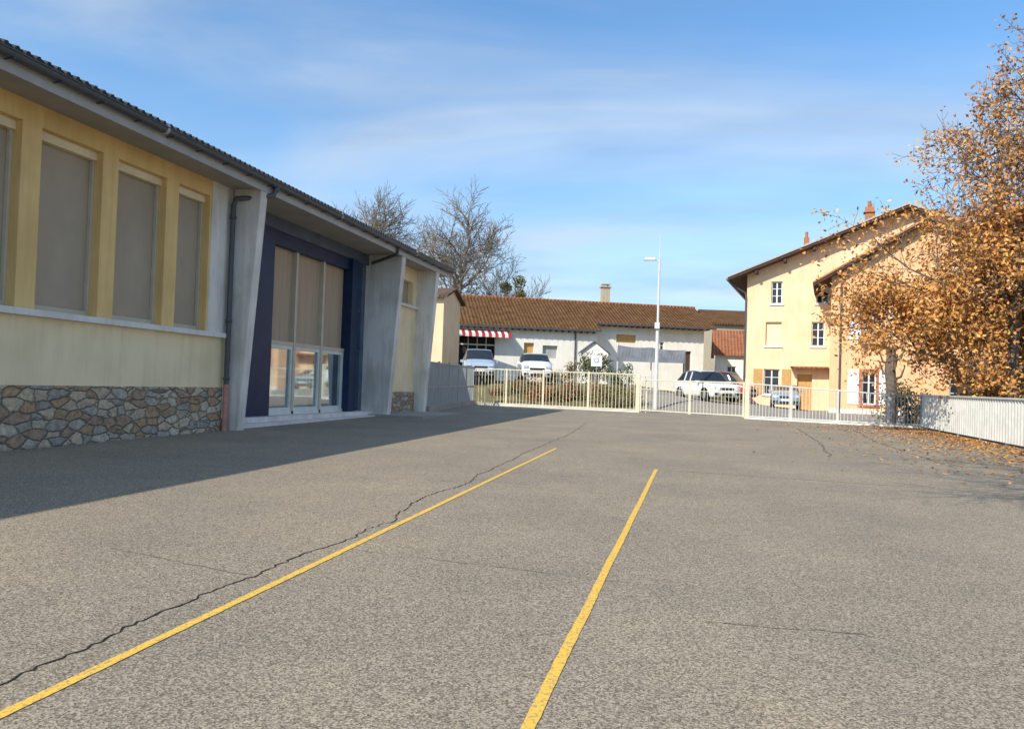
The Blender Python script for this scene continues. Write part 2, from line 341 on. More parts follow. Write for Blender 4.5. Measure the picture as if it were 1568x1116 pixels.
def fin(y0,y1,xb0,xb1,xt0,xt1,nm):
    f=MB(); f.hexa([(xb0,y0,-.5),(xb1-.03,y0,-.5),(xb1-.03,y1,-.5),(xb0,y1,-.5),(xt0,y0,5.3),(xt1,y0,5.3),(xt1,y1,5.3),(xt0,y1,5.3)],'conc')
    o=recalc(f.build(nm,sch,xf=sx)); b=o.modifiers.new('b','BEVEL'); b.width=.015; b.segments=2
fin(14.2,14.45,-10.05,-9.65,-9.95,-9.28,'fin_1'); fin(22.2,22.5,-10.75,-9.65,-10.75,-9.28,'fin_2'); fin(25.45,25.75,-10.15,-9.65,-10.15,-9.28,'fin_3')
e=MB(); n=-.6
fe=fs
e.fbox(fe,14.45,22.2,4.95,5.4,-.9,-.45,'greyblue')
e.fbox(fe,14.45,22.2,-.5,.22,-1.0,-.15,'sill')
e.fbox(fe,14.45,22.2,-.5,.10,-.14,.1,'sill')
e.fbox(fe,14.45,15.55,.22,4.95,-.8,-.52,'conc')
e.fbox(fe,15.55,16.6,.22,4.95,-.85,-.40,'navy')
e.fbox(fe,20.92,21.4,.22,4.95,-.85,-.38,'navy')
e.fbox(fe,21.95,22.2,.22,4.95,-.85,-.55,'greyblue')
e.fbox(fe,16.6,20.92,4.6,4.95,-.8,-.5,'navy')
for a0,a1 in ((16.6,17.95),(18.05,19.45),(19.55,20.92)):
    e.poly([fe(a0,2.15,-.70),fe(a1,2.15,-.70),fe(a1,4.6,-.70),fe(a0,4.6,-.70)],'blind2')
    e.poly([fe(a0,.3,-.66),fe(a1,.3,-.66),fe(a1,2.05,-.66),fe(a0,2.05,-.66)],'glass')
    e.fbox(fe,a0+.002,a0+.08,.3,2.05,-.655,-.6,'framew'); e.fbox(fe,a1-.08,a1-.002,.3,2.05,-.655,-.6,'framew')
    e.fbox(fe,a0+.08,a1-.08,.3,.40,-.655,-.6,'framew'); e.fbox(fe,a0+.08,a1-.08,1.95,2.05,-.655,-.6,'framew')
    e.fbox(fe,a0+.002,a0+.04,2.15,4.6,-.695,-.66,'frame')
for a in (17.95,19.45): e.fbox(fe,a,a+.1,.22,4.6,-.7,-.57,'frame')
e.fbox(fe,16.6,20.92,2.05,2.15,-.68,-.58,'frame'); e.fbox(fe,16.6,20.92,.22,.30,-.7,-.57,'framew')
e.poly([fe(21.4,.22,-.7),fe(21.95,.22,-.7),fe(21.95,4.95,-.7),fe(21.4,4.95,-.7)],'glass')
for z in (.3,2.1,3.4,4.85): e.fbox(fe,21.4,21.95,z,z+.08,-.69,-.6,'greyblue')
e.build('entrance_glazing',sch,xf=sx)
q=MB()
q.fbox(fs,22.5,25.45,-.5,.85,-.4,.0,'stone')
q.wall(fs,22.5,25.8,.85,5.4,[(22.9,25.1,3.95,4.8,'blind')],'cream',-.05,.2)
q.fbox(fs,22.5,25.45,3.85,3.95,-.2,.07,'sill')
q.box(-22,-10.9,Y0,25.8,-.5,5.2,'cream'); q.poly([(-10.9,25.8,-.5),(-10.05,25.8,-.5),(-10.05,25.8,5.4),(-10.9,25.8,5.4)],'cream')
q.poly([(-10.9,Y0,-.5),(-10.0,Y0,-.5),(-10.0,Y0,5.4),(-10.9,Y0,5.4)],'cream')
q.build('end_bay_and_walls',sch,xf=sx)
rf=MB(); E=26.9
rf.poly([(-9.3,Y0-1,5.28),(-9.3,E,5.28),(-10.95,E,5.28),(-10.95,Y0-1,5.28)],'soff')
rf.poly([(-10.95,Y0-1,5.28),(-10.95,E,5.28),(-23,E,5.28),(-23,Y0-1,5.28)],'soff')
rf.box(-9.3,-9.27,Y0-1,E,5.24,5.5,'fascia')
rf.hexa([(-9.2,Y0-1,5.52),(-9.2,E,5.52),(-16,E,7.6),(-16,Y0-1,7.6),(-9.2,Y0-1,5.6),(-9.2,E,5.6),(-16,E,7.7),(-16,Y0-1,7.7)],'tiledark')
rf.hexa([(-22.8,Y0-1,5.52),(-22.8,E,5.52),(-16,E,7.6),(-16,Y0-1,7.6),(-22.8,Y0-1,5.6),(-22.8,E,5.6),(-16,E,7.7),(-16,Y0-1,7.7)],'tiledark')
rf.poly([(-9.3,E-.02,5.28),(-22.8,E-.02,5.28),(-22.8,E-.02,5.52),(-16,E-.02,7.6),(-9.3,E-.02,5.52)],'fascia')
y=Y0-1
while y<E-.05:
    rf.tube((-9.13,y+.11,5.555),(-9.8,y+.11,5.765),.04,.04,'tiledark',7); y+=.17
prof=[(-9.265+.0,5.50)]+[(-9.18+.085*math.cos(a),5.49+.095*math.sin(a)) for a in [math.pi+math.pi*i/8 for i in range(9)]]
for i in range(len(prof)-1):
    (x0,z0),(x1,z1)=prof[i],prof[i+1]
    rf.poly([(x0,Y0-1,z0),(x1,Y0-1,z1),(x1,E,z1),(x0,E,z0)],'gutter')
rf.tube((-9.09,Y0-1,5.495),(-9.09,E,5.495),.016,.016,'gutter',6)
for yy in [i*.8 for i in range(-7,33)]: rf.tube((-9.3,yy,5.39),(-9.09,yy,5.39),.012,.012,'gutter',5)
for yy in (-1.,5.,11.,17.6,23.): rf.tube((-9.18,yy,5.485),(-9.18,yy+.06,5.485),.102,.102,'fascia',12)
rf.build('roof',sch,xf=sx)
dp=MB()
dp.path([(-9.18,14.6,5.40),(-9.2,14.55,5.22),(-9.45,14.3,5.1),(-9.82,14.08,5.05),(-9.87,14.06,4.9),(-9.87,14.06,1.0)],[.055]*6,'gutter',10)
dp.path([(-9.87,14.06,1.0),(-9.87,14.06,-.1)],[.062]*2,'rust',10)
for z in (4.6,2.35,1.1): dp.tube((-9.87,14.06,z),(-9.87,14.06,z+.06),.072,.072,'gutter',10)
dp.tube((-9.18,14.6,5.42),(-9.18,14.6,5.3),.08,.05,'gutter',10)
dp.path([(-9.18,21.6,5.40),(-9.25,21.65,5.2),(-9.9,22.0,5.1),(-10.3,22.1,5.0)],[.05]*4,'gutter',8)
dp.build('downpipes',sch,smooth=True,xf=sx)
st=MB(); st.box(-10.2,-8.3,21.9,26.0,-.2,.13,'soff'); st.build('entrance_step',sch,xf=sx)
# ------------------------------------------------------------ fences
def rail_fence(name,p0,p1,h0,h1,k,pitch=.17,r=.016,posts=(0,1),zf=lambda x,y:0,gap=.08,flat=False):
    m_=MB(); p0=Vector(p0);p1=Vector(p1);L=(p1-p0).length; n=int(L/pitch)
    for i in range(1,n):
        t=i/n; q=p0+(p1-p0)*t; h=h0+(h1-h0)*t; b=zf(q.x,q.y)
        m_.tube((q.x,q.y,b+gap),(q.x,q.y,b+h-.02),r,r,k,4,False)
    def rail(z0,z1,rr):
        q0=p0;q1=p1
        m_.tube((q0.x,q0.y,zf(q0.x,q0.y)+z0),(q1.x,q1.y,zf(q1.x,q1.y)+z1),rr,rr,k,6)
    rail(h0,h1,.028); rail(gap+.03,gap+.03,.025)
    for t in posts:
        q=p0+(p1-p0)*t; h=h0+(h1-h0)*t; b=zf(q.x,q.y)
        m_.box(q.x-.045,q.x+.045,q.y-.045,q.y+.045,b-.2,b+h+.06,k)
    return m_.build(name)
rail_fence('boundary_fence',F[0],F[1],1.82,1.74,'fencec',.17,.017,(0,.22,.45,.72,1))
def lerp(a,b,t): return (a[0]+(b[0]-a[0])*t,a[1]+(b[1]-a[1])*t)
gt=empty('entrance_gate',(0,0,0))
def leafg(name,a,b,h):
    o=rail_fence(name,a,b,h,h,'fencec',.15,.013,()); o.parent=gt
    f=MB()
    for q in (a,b): f.box(q[0]-.03,q[0]+.03,q[1]-.03,q[1]+.03,.05,h+.02,'fencec')
    f.tube((a[0],a[1],h*.72),(b[0],b[1],h*.72),.015,.015,'fencec',6); f.build(name+'_frame',gt)
leafg('gate_leaf_left',lerp(F[1],F[2],.03),lerp(F[1],F[2],.495),1.5); leafg('gate_leaf_right',lerp(F[1],F[2],.505),lerp(F[1],F[2],.97),1.5)
gp=MB()
for q,h in ((F[1],1.75),(F[2],1.68)): gp.box(q[0]-.09,q[0]+.09,q[1]-.09,q[1]+.09,-.2,h,'fencec')
gp.tube((-2.2,34.6,0),(-2.2,34.6,1.55),.03,.03,'fencec'); gp.build('gate_posts',gt)
rail_fence('boundary_fence',F[2],lerp(F[2],F[3],.83),1.48,1.22,'fencew',.13,.014,(0,.33,.66,1))
rail_fence('boundary_fence',lerp(F[2],F[3],.84),F[3],1.22,1.22,'fenceg',.11,.022,(0,1))
k=MB(); 
for a,b in ((F[0],F[1]),(F[2],F[3])):
    a=Vector(a);b=Vector(b); d=(b-a).normalized(); n=Vector((-d.y,d.x))*.09
    k.hexa([(*(a-n),-.1),(*(b-n),-.1),(*(b+n),-.1),(*(a+n),-.1),(*(a-n),.07),(*(b-n),.07),(*(b+n),.07),(*(a+n),.07)],'sill')
k.build('fence_kerb')
cw=MB(); x0,y0=8.2,30.5; x1,y1=7.75,12.; n=int((y0-y1)/.05)
pr=None
for i in range(n+1):
    t=i/n; x=x0+(x1-x0)*t+(.022 if (i%4)<2 else -.022); y=y0+(y1-y0)*t; c=(x,y)
    if pr: cw.poly([(pr[0],pr[1],.07),(c[0],c[1],.07),(c[0],c[1],1.22),(pr[0],pr[1],1.22)],'fencew')
    pr=c
for i in range(10):
    t=i/9; x=x0+(x1-x0)*t+.06; y=y0+(y1-y0)*t; cw.box(x-.03,x+.03,y-.03,y+.03,-.1,1.27,'fencew')
cw.hexa([(x0-.05,y0,1.22),(x1-.05,y1,1.22),(x1+.05,y1,1.22),(x0+.05,y0,1.22),(x0-.05,y0,1.27),(x1-.05,y1,1.27),(x1+.05,y1,1.27),(x0+.05,y0,1.27)],'fencew')
cw.build('corrugated_metal_fence')
sg=MB(); a=Vector((-9.75,26.05)); b=Vector((-10.95,35.9)); L=(b-a).length; n=int(L/.16)
for i in range(n):
    q=a+(b-a)*(i/n); sg.box(q.x-.012,q.x+.012,q.y-.028,q.y+.028,.2,1.85,'fenceg')
d=(b-a).normalized(); nn=Vector((-d.y,d.x))
for z0,z1,wd in ((1.85,1.9,.03),(-.1,.22,.12),(.9,.95,.02)):
    u=nn*wd; sg.hexa([(*(a-u),z0),(*(b-u),z0),(*(b+u),z0),(*(a+u),z0),(*(a-u),z1),(*(b-u),z1),(*(b+u),z1),(*(a+u),z1)],'fenceg' if z0>0 else 'soff')
for i in range(6):
    q=a+(b-a)*(i/5); sg.box(q.x-.04,q.x+.04,q.y-.04,q.y+.04,.2,1.95,'fenceg')
sg.build('grey_slat_fence')
# ------------------------------------------------------------ street lamp
sl=MB(); X,Y=-1.93,37.6; b=terr(X,Y)
sl.tube((X,Y,b-.2),(X,Y,4.4),.10,.085,'metalw',10); sl.tube((X,Y,4.4),(X,Y,7.6),.06,.045,'metalw',8); sl.tube((X,Y,7.6),(X,Y,8.8),.018,.012,'metalw',6)
sl.path([(X,Y,7.35),(X-.12,Y-.05,7.52),(X-.3,Y-.12,7.55)],[.03,.03,.03],'metalw',6)
sl.hexa([(X-.75,Y-.35,7.5),(X-.2,Y-.2,7.52),(X-.22,Y+.04,7.52),(X-.78,Y-.1,7.5),(X-.7,Y-.32,7.64),(X-.2,Y-.18,7.66),(X-.22,Y+.02,7.66),(X-.72,Y-.12,7.64)],'metalw')
sl.box(X-.14,X+.1,Y-.2,Y-.08,4.1,4.4,'metalw'); sl.build('street_lamp')
# ------------------------------------------------------------ vehicles
def carpaint(name,c,metal=0.):
    M[name]=mat(name,c,.25,.04,2,metal=metal,spec=.6); M[name].node_tree.nodes['Principled BSDF'].inputs['Coat Weight'].default_value=.6
carpaint('paint_white',(.78,.79,.8)); carpaint('paint_blue',(.42,.52,.62),.2); carpaint('paint_red',(.5,.03,.03)); carpaint('paint_silver',(.35,.42,.48),.4)
M['lamp']=mat('headlamp_glass',(.45,.47,.5),.1,.1,5,spec=.9); M['chrome']=mat('hub_metal',(.5,.5,.5),.3,.1,4,metal=.8); M['plate']=mat('number_plate',(.75,.75,.72),.5,.05,4)
def car(name,loc,head,paint,L=4.3,Wd=1.8,H=1.62,van=False):
    e=empty(name,loc); e.rotation_euler=(0,0,math.atan2(head[1],head[0]))
    hx=L/2; w=Wd/2
    if van: S=[(hx,.32,.60,.66,.80,.66),(hx-.12,.24,.85,.95,.93,.72),(hx-.75,.24,1.05,1.16,.98,.76),(hx-1.45,.24,1.1,H-.06,1.,.74),(hx-2.0,.24,1.1,H,1.,.78),(-hx+1.3,.24,1.1,H,1.,.78),(-hx+.15,.24,1.1,H-.06,.99,.76),(-hx,.34,1.0,1.15,.9,.74)]
    else: S=[(hx,.34,.66,.74,.82,.7),(hx-.16,.24,.86,.96,.95,.8),(hx-1.0,.24,.98,1.08,.99,.82),(hx-1.65,.24,1.0,H-.06,1.,.70),(hx-2.2,.24,1.01,H,1.,.74),(-hx+.8,.24,1.02,H-.04,1.,.72),(-hx+.15,.24,1.04,1.15,.98,.74),(-hx,.36,.95,1.02,.88,.72)]
    bm=MB(); rings=[]
    for x,zb,zs,zr,ws,wr in S:
        ws*=w; wr*=w; i=len(bm.v); rings.append(i)
        bm.v+=[(x,-ws*.93,zb),(x,-ws,(zb+zs)/2),(x,-ws*.97,zs),(x,-wr,zr-.03),(x,-wr*.5,zr),(x,wr*.5,zr),(x,wr,zr-.03),(x,ws*.97,zs),(x,ws,(zb+zs)/2),(x,ws*.93,zb)]
    ip=bm.mi(paint); ig=bm.mi('darkglass')
    for ri in range(len(rings)-1):
        a,b=rings[ri],rings[ri+1]
        for j in range(10):
            q=(j+1)%10
            bm.f.append((a+j,a+q,b+q,b+j)); g_=ip
            if j in (2,6) and 2<=ri<=5: g_=ig
            if j in (3,4,5) and ri==2: g_=ig
            if j in (3,4,5) and not van and ri==5: g_=ig
            bm.m.append(g_)
    bm.f.append(tuple(range(rings[0],rings[0]+10))); bm.m.append(ip); bm.f.append(tuple(range(rings[-1]+9,rings[-1]-1,-1))); bm.m.append(ip)
    o=recalc(bm.build('body',e,True)); 
    at=o.data.attributes.new('crease_edge','FLOAT','EDGE')
    for ed in o.data.edges: at.data[ed.index].value=.55
    s_=o.modifiers.new('s','SUBSURF'); s_.levels=2; s_.render_levels=2
    d=MB()
    for sx_ in (hx-.82,-hx+.8):
        for sy in (-1,1):
            yy=sy*w; d.tube((sx_,yy*.72,.33),(sx_,yy*1.0,.33),.33,.33,'dark',18); d.tube((sx_,yy*1.0,.33),(sx_,yy*1.015,.33),.21,.19,'chrome',12)
            d.tube((sx_,yy*.9,.36),(sx_,yy*.995,.36),.40,.40,'dark',18)
    for x_ in (hx-2.35,-hx+1.25):
        for sy in (-1,1): 
            zs=1.02 if not van else 1.12
            d.hexa([(x_-.05,sy*w*.955,zs),(x_+.05,sy*w*.955,zs),(x_+.05,sy*w*.985,zs),(x_-.05,sy*w*.985,zs),(x_-.05,sy*w*.76,H-.12),(x_+.05,sy*w*.76,H-.12),(x_+.05,sy*w*.79,H-.12),(x_-.05,sy*w*.79,H-.12)],paint)
    for sy in (-1,1):
        y_=sy*w*.68; zc=.76 if not van else .84
        d.hexa([(hx-.2,y_-.17,zc-.07),(hx+.0,y_-.14,zc-.07),(hx-.0,y_+.14,zc-.07),(hx-.2,y_+.17,zc-.07),(hx-.25,y_-.17,zc+.08),(hx-.07,y_-.14,zc+.06),(hx-.07,y_+.14,zc+.06),(hx-.25,y_+.17,zc+.08)],'lamp')
        if sy>0: d.box(hx-1.45,hx-1.3,w-.02,w+.16,.98,1.12,paint)
        else: d.box(hx-1.45,hx-1.3,-w-.16,-w+.02,.98,1.12,paint)
        d.box(hx-.12,hx+.01,y_-.14,y_+.14,.36,.48,'dark')
    d.box(hx-.1,hx+.015,-w*.45,w*.45,.64,.76,'dark'); d.box(hx-.1,hx+.008,-w*.42,w*.42,.32,.44,'dark'); d.box(hx-.05,hx+.03,-.26,.26,.47,.58,'plate')
    d.build('wheels_lamps_trim',e); return e
car('parked_car',(.55,43.4,terr(.55,43.4)),(.52,-.85),'paint_white',4.2,1.85,1.72)
car('parked_car',(1.6,50.6,terr(1.6,50.6)+.02),(.9,-.4),'paint_red',4.4,1.8,1.9,True)
car('parked_car',(5.35,48.2,terr(5.35,48.2)),(-.1,-1),'paint_silver',4.0,1.7,1.45)
car('parked_van',(-12.5,41.9,terr(-12.5,41.9)+.01),(.35,-1),'paint_blue',4.4,1.85,1.8,True)
car('parked_van',(-9.2,42.3,terr(-9.2,42.3)),(.3,-1),'paint_white',4.4,1.82,1.65,True)
# ------------------------------------------------------------ long farmhouse
fl=frame((-18.5,53.1),(.911,.4125)); DL=(.911,.4125)
M['tilebrown']=tiles('roof_tiles_brown',(.10,.05,.022),(.20,.11,.05),DL)
M['tilered']=tiles('roof_tiles_red',(.28,.10,.05),(.40,.18,.10),(1,0))
fh=empty('farmhouse',(-18.5,53.1,0))
xl=lambda v:(v[0]+18.5,v[1]-53.1,v[2])
h=MB()
h.wall(fl,0,12.1,.5,5.5,[(1.1,3.9,.6,4.6,'interior'),(6.2,7.0,3.3,4.25,'woodor'),(7.7,8.9,3.1,4.1,'fenceg')],'whitewall',-.6,.25)
h.poly([fl(0,.5,-.6),fl(0,.5,-11.4),fl(0,5.5,-11.4),fl(0,8.0,-6),fl(0,5.5,-.6)],'whitewall')
h.wall(fl,12.1,22,.2,6.4,[(14.3,16.0,4.7,5.35,'woodor'),(17.8,18.5,3.9,4.9,'win'),(20.2,20.9,2.4,4.2,'wood')],'whitewall',-2.4,.2)
h.poly([fl(12.1,.5,-.6),fl(12.1,.5,-2.4),fl(12.1,6.2,-2.4),fl(12.1,5.5,-.6)],'whitewall')
h.poly([fl(22,.2,-2.4),fl(22,.2,-11.4),fl(22,5.5,-11.4),fl(22,8.0,-6),fl(22,6.3,-2.4)],'whitewall')
h.build('walls',fh,xf=xl)
h=MB(); sl_=.483
def slab(a0,a1,n0,z0,n1,z1,t=.14,k='tilebrown',u='wood'):
    P=[fl(a0,z0,n0),fl(a1,z0,n0),fl(a1,z1,n1),fl(a0,z1,n1)]
    h.poly([(q[0],q[1],q[2]+t) for q in P],k); h.poly(P[::-1],u)
    for i in range(4):
        a,b=P[i],P[(i+1)%4]; h.poly([a,b,(b[0],b[1],b[2]+t),(a[0],a[1],a[2]+t)],u if i!=0 else 'gutter')
slab(-.4,12.3,0,5.3,-6,8.1); slab(12.3,22.7,-1.5,6.02,-6,8.1); slab(-.4,22.7,-12,5.3,-6,8.1)
h.tube(fl(-.4,8.25,-6),fl(22.7,8.25,-6),.13,.13,'tilered',6)
for i in range(24): 
    a=.2+i*.5; h.fbox(fl,a,a+.1,5.18,5.3,-.6,-.05,'wood')
for i in range(20):
    a=12.5+i*.5; h.fbox(fl,a,a+.1,5.95,6.05,-2.4,-1.5,'wood')
h.build('roof',fh,xf=xl)
h=MB(); h.fbox(fl,14.2,14.9,7.5,9.7,-6.9,-6.3,'chimb'); h.fbox(fl,14.1,15.0,9.7,9.8,-7,-6.2,'chimb'); h.fbox(fl,14.2,14.9,9.95,10.03,-6.9,-6.3,'chimb')
for a in (14.25,14.75): h.fbox(fl,a,a+.1,9.8,9.95,-6.85,-6.35,'chimb')
h.tube(fl(10.3,5.3,-.5),fl(10.3,.8,-.5),.06,.06,'gutter',8)
na=18
for i in range(na):
    a0=.45+4.55*i/na; a1=.45+4.55*(i+1)/na; kk='paint_red' if i%2 else 'white'
    h.poly([fl(a0,5.1,-.55),fl(a1,5.1,-.55),fl(a1,4.72,.5),fl(a0,4.72,.5)],kk); h.poly([fl(a0,4.72,.5),fl(a1,4.72,.5),fl(a1,4.5,.5),fl(a0,4.5,.5)],kk)
for a in (1.8,2.5,3.2): h.fbox(fl,a,a+.06,1,4.55,-.8,-.75,'white')
h.fbox(fl,1.1,3.9,3.9,4.0,-.8,-.74,'white')
h.build('chimney_awning_pipe',fh,xf=xl)
tp=MB(); a=Vector((-5.4,52.2));b=Vector((-.8,53.4))
M['tarp']=mat('grey_tarp',(.17,.18,.20),.7,.2,2,.3,6)
N_=24
for i in range(N_):
    t0=i/N_;t1=(i+1)/N_; p0=a+(b-a)*t0;p1=a+(b-a)*t1
    s0=.05*math.sin(t0*19);s1=.05*math.sin(t1*19); z0=4.0-.08*abs(math.sin(t0*math.pi*2))-.2*t0; z1=4.0-.08*abs(math.sin(t1*math.pi*2))-.2*t1
    tp.poly([(p0.x,p0.y-.5+s0,2.85),(p1.x,p1.y-.5+s1,2.85),(p1.x,p1.y-s1,z1),(p0.x,p0.y-s0,z0)],'tarp')
for t in (0,.5,1):
    q=a+(b-a)*t; tp.tube((q.x,q.y+.15,.4),(q.x,q.y+.15,4.2-.3*t),.05,.05,'metalw',6)
tp.build('tarpaulin_screen')
sd=MB(); f2=frame((-8.3,54.2),(.99,.15))
sd.prism(f2,[(0,.8),(2,.8),(2,3.5),(1,4.3),(0,3.5)],0,-.8,'whitewall'); sd.prism(f2,[(-.2,3.38),(1,4.33),(2.2,3.38),(2.2,3.48),(1,4.45),(-.2,3.48)],.2,-.95,'tarp'); sd.fbox(f2,.6,1.4,1,3.0,.003,.03,'fenceg'); recalc(sd.build('garden_shed'))
sg=MB(); X,Y=-5.9,44.9; sg.box(X-.33,X+.33,Y-.02,Y+.02,2.3,2.95,'white'); sg.tube((X,Y+.05,terr(X,Y)),(X,Y+.05,3.0),.03,.03,'fenceg',6); sg.tube((X,Y-.022,2.66),(X,Y-.03,2.66),.15,.15,'greyblue',16); sg.tube((X,Y-.031,2.66),(X,Y-.034,2.66),.11,.11,'white',16); sg.build('notice_sign')
mf=MB()
for i in range(14):
    x=-15+i*.95; z=terr(x,40.6); mf.tube((x,40.6,z-.2),(x,40.6,z+.95),.02,.02,'fenceg',5)
for zz in (.3,.6,.93): mf.tube((-15,40.6,1.1+zz),(-2.2,40.6,.75+zz),.01,.01,'fenceg',4)
mf.build('wire_fence')
# ------------------------------------------------------------ big houses on the right
hs=empty('gabled_house',(3.2,52.3,0)); xh=lambda v:(v[0]-3.2,v[1]-52.3,v[2]); fm=frame((3.2,52.3),(.987,-.16))
h=MB(); ap=9.5; za=12.75; e0=8.95; e1=8.9; WD=18.5
h.wall(fm,0,WD,-.3,e1,[(1.55,2.25,6.95,8.45),(4.35,5.1,6.95,8.4),(1.25,2.25,4.15,5.75,'blindbox'),(4.1,4.9,4.15,5.75),(1.2,2.2,.9,2.6),(3.3,4.2,0,2.3,'woodor')],'creamh',0,.2)
h.poly([fm(0,e1,0),fm(WD,e1,0),fm(WD,e0,0),fm(ap,za,0),fm(0,e0,0)],'creamh')
h.poly([fm(0,-.3,0),fm(0,-.3,-11),fm(0,e0,-11),fm(0,e0,0)],'creamh'); h.poly([fm(WD,-.3,0),fm(WD,-.3,-11),fm(WD,e0,-11),fm(WD,e0,0)],'creamh')
h.poly([fm(0,-.3,-11),fm(WD,-.3,-11),fm(WD,e0,-11),fm(ap,za,-11),fm(0,e0,-11)],'creamh')
for a0,a1,z in ((1.45,2.35,6.9),(4.25,5.2,6.9),(1.15,2.35,4.1),(4.0,5.0,4.1),(1.1,2.3,.85)): h.fbox(fm,a0,a1,z-.05,z+.05,.002,.09,'white')
h.fbox(fm,2.35,2.9,.9,2.6,.01,.06,'woodor'); h.fbox(fm,.55,1.1,.9,2.6,.01,.06,'woodor')
h.prism(fm,[(2.9,2.7),(5.2,2.7),(5.2,2.8),(2.9,2.8)],.9,.002,'tilered')
h.build('walls',hs,xf=xh)
def gable_roof(fr,par,xf,aL,zL,ap,za,aR,zR,n0,n1,t,top,und,edge,nm='roof'):
    g_=MB()
    g_.prism(fr,[(aL,zL),(ap,za),(ap,za+t),(aL,zL+t)],n0,n1,und); g_.prism(fr,[(ap,za),(aR,zR),(aR,zR+t),(ap,za+t)],n0,n1,und)
    g_.prism(fr,[(aL-.03,zL+t),(ap,za+t+.003),(ap,za+t+.1),(aL-.03,zL+t+.1)],n0+.04,n1-.04,top); g_.prism(fr,[(ap,za+t+.003),(aR+.03,zR+t),(aR+.03,zR+t+.1),(ap,za+t+.1)],n0+.04,n1-.04,top)
    g_.prism(fr,[(aL-.03,zL+t+.03),(ap,za+t+.033),(ap,za+t+.13),(aL-.03,zL+t+.13)],n0+.06,n0+.042,edge); g_.prism(fr,[(ap,za+t+.033),(aR+.03,zR+t+.03),(aR+.03,zR+t+.13),(ap,za+t+.13)],n0+.06,n0+.042,edge)
    L=math.hypot(ap-aL,za-zL); n=int(L/1.7)
    for i in range(1,n):
        t_=i/n; a=aL+(ap-aL)*t_; z=zL+(za-zL)*t_; g_.fbox(fr,a-.08,a+.08,z-.28,z-.05,.005,n0-.12,und)
    return recalc(g_.build(nm,par,xf=xf))
sL=(za-e0)/ap
M['tiledk']=tiles('roof_tiles_dark',(.10,.07,.06),(.2,.13,.1),(1,0))
gable_roof(fm,hs,xh,-1.15,e0-1.15*sL,ap,za,WD+1,e0-sL,1.0,-11.4,.13,'tiledk','wood','fascia')
h=MB(); h.fbox(fm,7.2,7.7,11.6,13.6,-2,-2.5,'chim'); h.fbox(fm,7.1,7.8,13.2,13.3,-1.9,-2.6,'chim'); h.tube(fm(7.45,13.6,-2.25),fm(7.45,14,-2.25),.12,.12,'chim',8)
h.fbox(fm,3.4,3.75,10,11.9,-3,-3.35,'chim'); h.tube(fm(3.57,11.9,-3.17),fm(3.57,12.3,-3.17),.1,.1,'chim',8)
h.path([fm(-1.05,8.45,.3),fm(-.9,8.2,.3),fm(-.1,7.7,.08),fm(-.05,7.4,.08),fm(-.05,0,.08)],[.06]*5,'gutter',8)
h.tube(fm(-1.2,8.52,1.0),fm(-1.2,8.52,-11.4),.08,.08,'gutter',8)
h.build('chimneys_gutters',hs,xf=xh)
hw=empty('peach_house',(7.7,47.3,0)); xw=lambda v:(v[0]-7.7,v[1]-47.3,v[2]); fw=frame((7.7,47.3),(.987,-.16))
ap=5.05; za=11.1; sl2=.60; e0=za-ap*sl2; WW=10.6
h=MB()
h.wall(fw,0,WW,-.3,e0,[(1.8,2.75,4.35,5.95),(1.75,2.5,.55,2.45),(6.2,7.1,4.35,5.95),(6.2,7.1,.8,2.4)],'peach',0,.2)
h.poly([fw(0,e0,0),fw(WW,e0,0),fw(WW,za-(WW-ap)*sl2,0),fw(ap,za,0)],'peach')
h.poly([fw(0,-.3,0),fw(0,-.3,-4.4),fw(0,e0,-4.4),fw(0,e0,0)],'peach'); h.poly([fw(WW,-.3,0),fw(WW,-.3,-4.4),fw(WW,e0-.3,-4.4),fw(WW,e0-.3,0)],'peach')
for b0,b1,c0,c1 in ((1.8,2.75,4.35,5.95),(1.75,2.5,.55,2.45)):
    for s_,t_ in ((b0-.14,b0-.002),(b1+.002,b1+.14)): h.fbox(fw,s_,t_,c0,c1,.003,.035,'reddoor')
    h.fbox(fw,b0-.14,b1+.14,c1,c1+.18,.003,.04,'reddoor'); h.fbox(fw,b0-.2,b1+.2,c0-.12,c0,.003,.12,'reddoor')
    h.fbox(fw,b0-.75,b0-.16,c0,c1+.1,.005,.055,'white'); h.fbox(fw,b1+.16,b1+.75,c0,c1+.1,.005,.055,'white')
h.fbox(fw,0,WW,-.3,.25,.004,.03,'conc')
h.tube(fw(.55,e0+.1,.08),fw(.55,0,.08),.055,.055,'gutter',8)
for i in range(9): 
    a=1.65+i*.15; h.tube(fw(a,4.35,.35),fw(a,4.95,.35),.015,.015,'dark',5)
h.tube(fw(1.6,4.95,.35),fw(2.9,4.95,.35),.02,.02,'dark',5); h.fbox(fw,1.6,2.9,4.1,4.2,.13,.4,'conc')
h.build('walls',hw,xf=xw)
gable_roof(fw,hw,xw,-1.0,e0-1.0*sl2,ap,za,WW+.8,za-(WW+.8-ap)*sl2,.7,-4.6,.12,'tilered','wood','chim')
h=MB(); h.fbox(fw,5.3,6.0,10.5,11.9,-1.2,-1.8,'chim'); h.fbox(fw,5.2,6.1,11.9,12.0,-1.1,-1.9,'chim')
h.prism(fw,[(-.95,7.4),(.0,7.0),(0,7.35),(-.9,7.5)],.3,.1,'wood'); recalc(h.build('chimney',hw,xf=xw))
